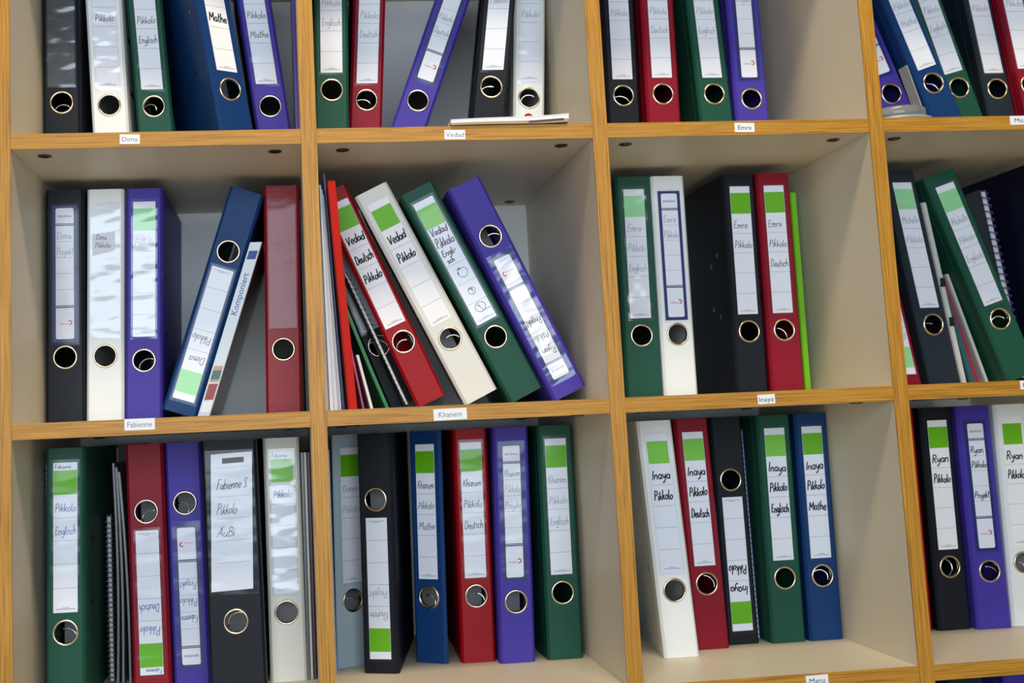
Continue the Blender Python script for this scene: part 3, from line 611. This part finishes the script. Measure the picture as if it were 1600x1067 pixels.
# clear round case with discs
cs = empty('disc_case', (1.1885, .062, H1)); tag(cs, 'round clear case on a silver disc at the left of the top right compartment', 'case')
def disc(r, z0, z1, bev=.001, n=48):
    prof = [(0, z0), (r-bev, z0), (r, z0+bev), (r, z1-bev), (r-bev, z1), (0, z1)]; V = []; F = []
    for pr, z in prof:
        for k in range(n): V.append((max(pr, .0001)*math.cos(2*math.pi*k/n), max(pr, .0001)*math.sin(2*math.pi*k/n), z))
    for i in range(len(prof)-1):
        for k in range(n): F.append((i*n+k, i*n+(k+1)%n, (i+1)*n+(k+1)%n, (i+1)*n+k))
    return MB().add(V, F)
disc(.0400, .0003, .0050).build('base', 'blackplastic', cs, True)
disc(.0470, .0052, .0090).build('silver_rim', 'silver', cs, True)
g, N_, L_, P_ = new_mat('clear_plastic'); P_.inputs['Base Color'].default_value = (.55, .57, .58, 1); P_.inputs['Roughness'].default_value = .12; P_.inputs['Transmission Weight'].default_value = .75; P_.inputs['IOR'].default_value = 1.35
disc(.0390, .0092, .0245, .002).build('clear_lid', g, cs, True)
cd_ = tag(sheet_path(bend(1.2930-.0200, H1+.028, 1.2930-.0430, H1+.112), .0010, .132, .156).build('paper_card', 'greyfolder'), 'grey card wedged between purple and blue binders in the top right compartment', 'card')
# middle left: clear brochure folder and dark folder
bx0, bz0, bx1, bz1 = .2305, .0005, .3077, .2370
br = empty('brochure_folder', (bx0, .17, bz0)); tag(br, 'clear folder with brown cover slanting beside the worn blue binder', 'folder', GF)
P = bend(bx0, bz0, bx1, bz1)
at(sheet_path(P, .0150, .17, .1715), (bx0, .17, bz0)).build('spine_strip', 'silver', br)
at(sheet_path([(x+.0078, z) for x, z in P], .0010, .1718, .40), (bx0, .17, bz0)).build('cover', 'brown', br)
at(sheet_path([(x-.0078, z) for x, z in P], .0010, .1718, .40), (bx0, .17, bz0)).build('cover', 'silver', br)
at(sheet_path([(x, z+.003 if i == 0 else z-.004 if i == 10 else z) for i, (x, z) in enumerate(P)], .0135, .173, .395), (bx0, .17, bz0)).build('pages', 'paper_off', br)
for u0, u1, mt in ((.03, .09, 'sleeve'), (.10, .19, plain('brochure_mauve', (150, 84, 92), .5, .2)), (.20, .29, 'tan'), (.215, .265, 'teal'), (.90, .95, 'bluepen')):
    yq = -.0005 if mt == 'teal' else -.0003; q = [(bx0+(bx1-bx0)*u, bz0+(bz1-bz0)*u) for u in (u0, u1)]
    MB().add([(q[0][0]-.0060-bx0, yq, q[0][1]-bz0), (q[0][0]+.0060-bx0, yq, q[0][1]-bz0), (q[1][0]+.0060-bx0, yq, q[1][1]-bz0), (q[1][0]-.0060-bx0, yq, q[1][1]-bz0)], [(0,1,2,3)]).build('printed_patch', mt, br)
m = MB(); V, F = type_text('Komponiert', .0085, .060); an = math.atan2(bz1-bz0, bx1-bx0)
mx_, mz_ = (bx1-bx0)*.70, (bz1-bz0)*.70
m.add([(mx_+x*math.cos(an)-(z-.003)*math.sin(an), -.0004, mz_+x*math.sin(an)+(z-.003)*math.cos(an)) for x, z in V], F).build('lettering', 'bluepen', br)
folder('plastic_folder', 'dark folder squeezed between the scuffed red binder and the upright', 'folder', 'darkcover', .3702, .3704, .0005, .300, .20, .44, .0026, group=GF)
# middle second compartment, left end
for k, (xa, xb, y0) in enumerate(((.3944, .3930, .075), (.3999, .3952, .060), (.4054, .3974, .070), (.4108, .3995, .085))):
    lb_ = ['whitish sheet sleeves against the upright, outermost left', 'second whitish sleeve beside the upright, bulging at its foot', 'third crumpled sleeve left of the blue folder', 'fourth pale sleeve touching the blue folder'][k] + ', middle second compartment'
    sl = empty('sheet_sleeve', (xa, y0, .0006)); tag(sl, lb_, 'sleeve', 'sheet sleeves beside the upright')
    P = [(x, z) for x, z in bend(xa, .0006, xb, .296-.004*k, 0)]
    at(sheet_path(P, (.0050, .0018), y0+.001, .136), (xa, y0, .0006)).build('sheets', 'sleeve', sl)
    at(sheet_path([(x-.0004, z) for x, z in P], (.0032, .0011), y0, y0+.0008), (xa, y0, .0006)).build('folded_edge', 'paper', sl)
folder('plastic_folder', 'thin dark blue folder just left of the bright red folder', 'folder', 'bluefolder', .4158, .4016, .0006, .313, .090, .136, .0022, .0, GF)
folder('plastic_folder', 'thin bright red folder standing at the left of the slanting binders', 'folder', 'redfolder', .4258, .4088, .0006, .291, .030, .136, .0100, .0, GF)
folder('booklet', 'pink and red booklet wedged behind the bright red folder', 'booklet', 'pink', .4450, .4250, .0006, .115, .142, .30, .0030, .0)
folder('booklet', 'white booklet with curled corner behind the bright red folder', 'booklet', 'paper', .4560, .4390, .0006, .075, .140, .30, .0040, .0)
folder('plastic_folder', 'thin green folder slanting behind the bright red folder', 'folder', 'greenfolder', .4770, .4220, .0008, .150, .138, .38, .0050, -.001, GF)
notebook('black spiral notebook squeezed left of the slanting bright red binder', 'darkcover', 'steel', .5045, .0042, .4270, .1900, .150, .206, .0040, .0036, .0074, .0006)
folder('plastic_folder', 'lime green folder right of the red binder, middle third compartment', 'folder', 'limefolder', 1.0870, 1.0885, .0006, .291, .19, .44, .0092, 0, GF)
# middle right compartment
r = folder('paper_folder', 'pale grey folder with two dark clips between slate and green binders', 'folder', 'greyfolder', 1.3215, 1.2855, .0006, .270, .185, .43, .0078, 0, GF)
for (cx, cz) in ((1.3025, .150), (1.3105, .092)): MB().box(cx-.0036-1.3215, cx+.0036-1.3215, -.0012, .012, cz-.0065, cz+.0065).build('clip', 'blackplastic', r)
folder('book', 'teal book leaning beside the pale grey folder, middle right compartment', 'book', 'teal', 1.3440, 1.3130, .0006, .140, .20, .40, .0100)
folder('book', 'red and white book leaning against the slanting green binder', 'book', 'bookred', 1.3560, 1.3190, .0006, .155, .21, .40, .0070)
folder('book', 'white thin book under the slanting green binder', 'book', 'greyfolder', 1.3690, 1.3225, .0006, .165, .205, .40, .0050)
notebook('clear covered spiral notebook behind the slanting green binder', 'smoke', 'lightpurple', 1.4420, .0060, 1.4060, .2950, .225, .40, .0080, .0060, .0105, .0009)
folder('document_box', 'navy folder filling the right end of the middle right compartment', 'folder', 'navy', 1.4630, 1.4440, .0006, .318, .16, .44, .0200)
# lower left compartment
notebook('dark spiral notebook left of the green binder, lower left compartment', 'darkcover', 'bluefolder', .0265, -H2+.0006, .0262, -.050, .175, .42, .0070, .0048, .0068, .0007)
folder('document_box', 'dark grey box folder behind the sleeves in the lower left compartment', 'folder', 'darkcover', .1060, .1060, -H2+.0006, -.030, .36, .44, .0380)
notebook('grey spiral notebook right of the green binder, lower left compartment', 'smoke', 'smoke', .0960, -H2+.0006, .0945, -.125, .235, .345, .0050, .0048, .0066, .0009)
for k, (xa, xb) in enumerate(((.1065, .1045), (.1135, .1085), (.1230, .1120))):
    folder('sheet_sleeve', ['smoky grey sleeve next to the grey spiral notebook', 'middle smoky grey sleeve in the lower left compartment', 'smoky grey sleeve touching the upside down red binder'][k], 'sleeve', 'smoke', xa, xb, -H2+.0006, -.055-.006*k, .215, .35, .0032, .003, 'smoky sleeves in the lower left compartment')
for k, (xa, mt, lb) in enumerate(((.3610, 'smoke', 'grey'), (.3652, 'greyfolder', 'whitish'), (.3696, 'maroon', 'reddish'))):
    folder('booklet', lb+' thin booklet between the cream binder and upright, lower left compartment', 'booklet', mt, xa-.0008, xa-.0005, -H2+.0006, -.052, .17, .40, .0034, .0)
# lower second compartment
folder('plastic_folder', 'light blue folder at the left end of the lower second compartment', 'folder', 'skyfolder', .3955, .3955, -H2+.0006, -.050, .205, .43, .0055, 0, GF)
# lower third compartment
notebook('blue checked spiral notebook between upside down black and green binders', 'check', 'navyprint', 1.0018, -H2+.0006, .9990, -.050, .235, .43, .0050, .0046, .0075, .0006)
tag(sheet_path(bend(.8225, -H2+.0006, .8100, -.235), .0030, .245, .40).build('paper_sheet', 'greyfolder'), 'white sheet standing left of the leaning white binder, lower third compartment', 'paper')
def crumple(c, rad, seed):
    rg = random.Random(seed); m = blob(1, 1, 1, 0, 0, 12, 8); V = []
    for x, y, z in m.V:
        k = rad*(.75+.5*((math.sin(7*x+3*y)+math.sin(9*z+5*x+seed))*.5*.5+.5)); V.append((x*k, y*k*.8, z*k*.8))
    m.V = V; return m
for nm, lab_, mt, c, rd, sdd in (('crumpled_wrapper', 'crumpled brown wrapper left of the leaning white binder', 'brown', (.8425, .345, -H2+.012), .0125, 2), ('paper_scrap', 'small crumpled pale scrap beside the crumpled brown wrapper', 'tan', (.8370, .305, -H2+.0075), .0085, 5)):
    o = crumple(c, rd, sdd).build(nm, mt); o.location = c; tag(o, lab_, 'wrapper')
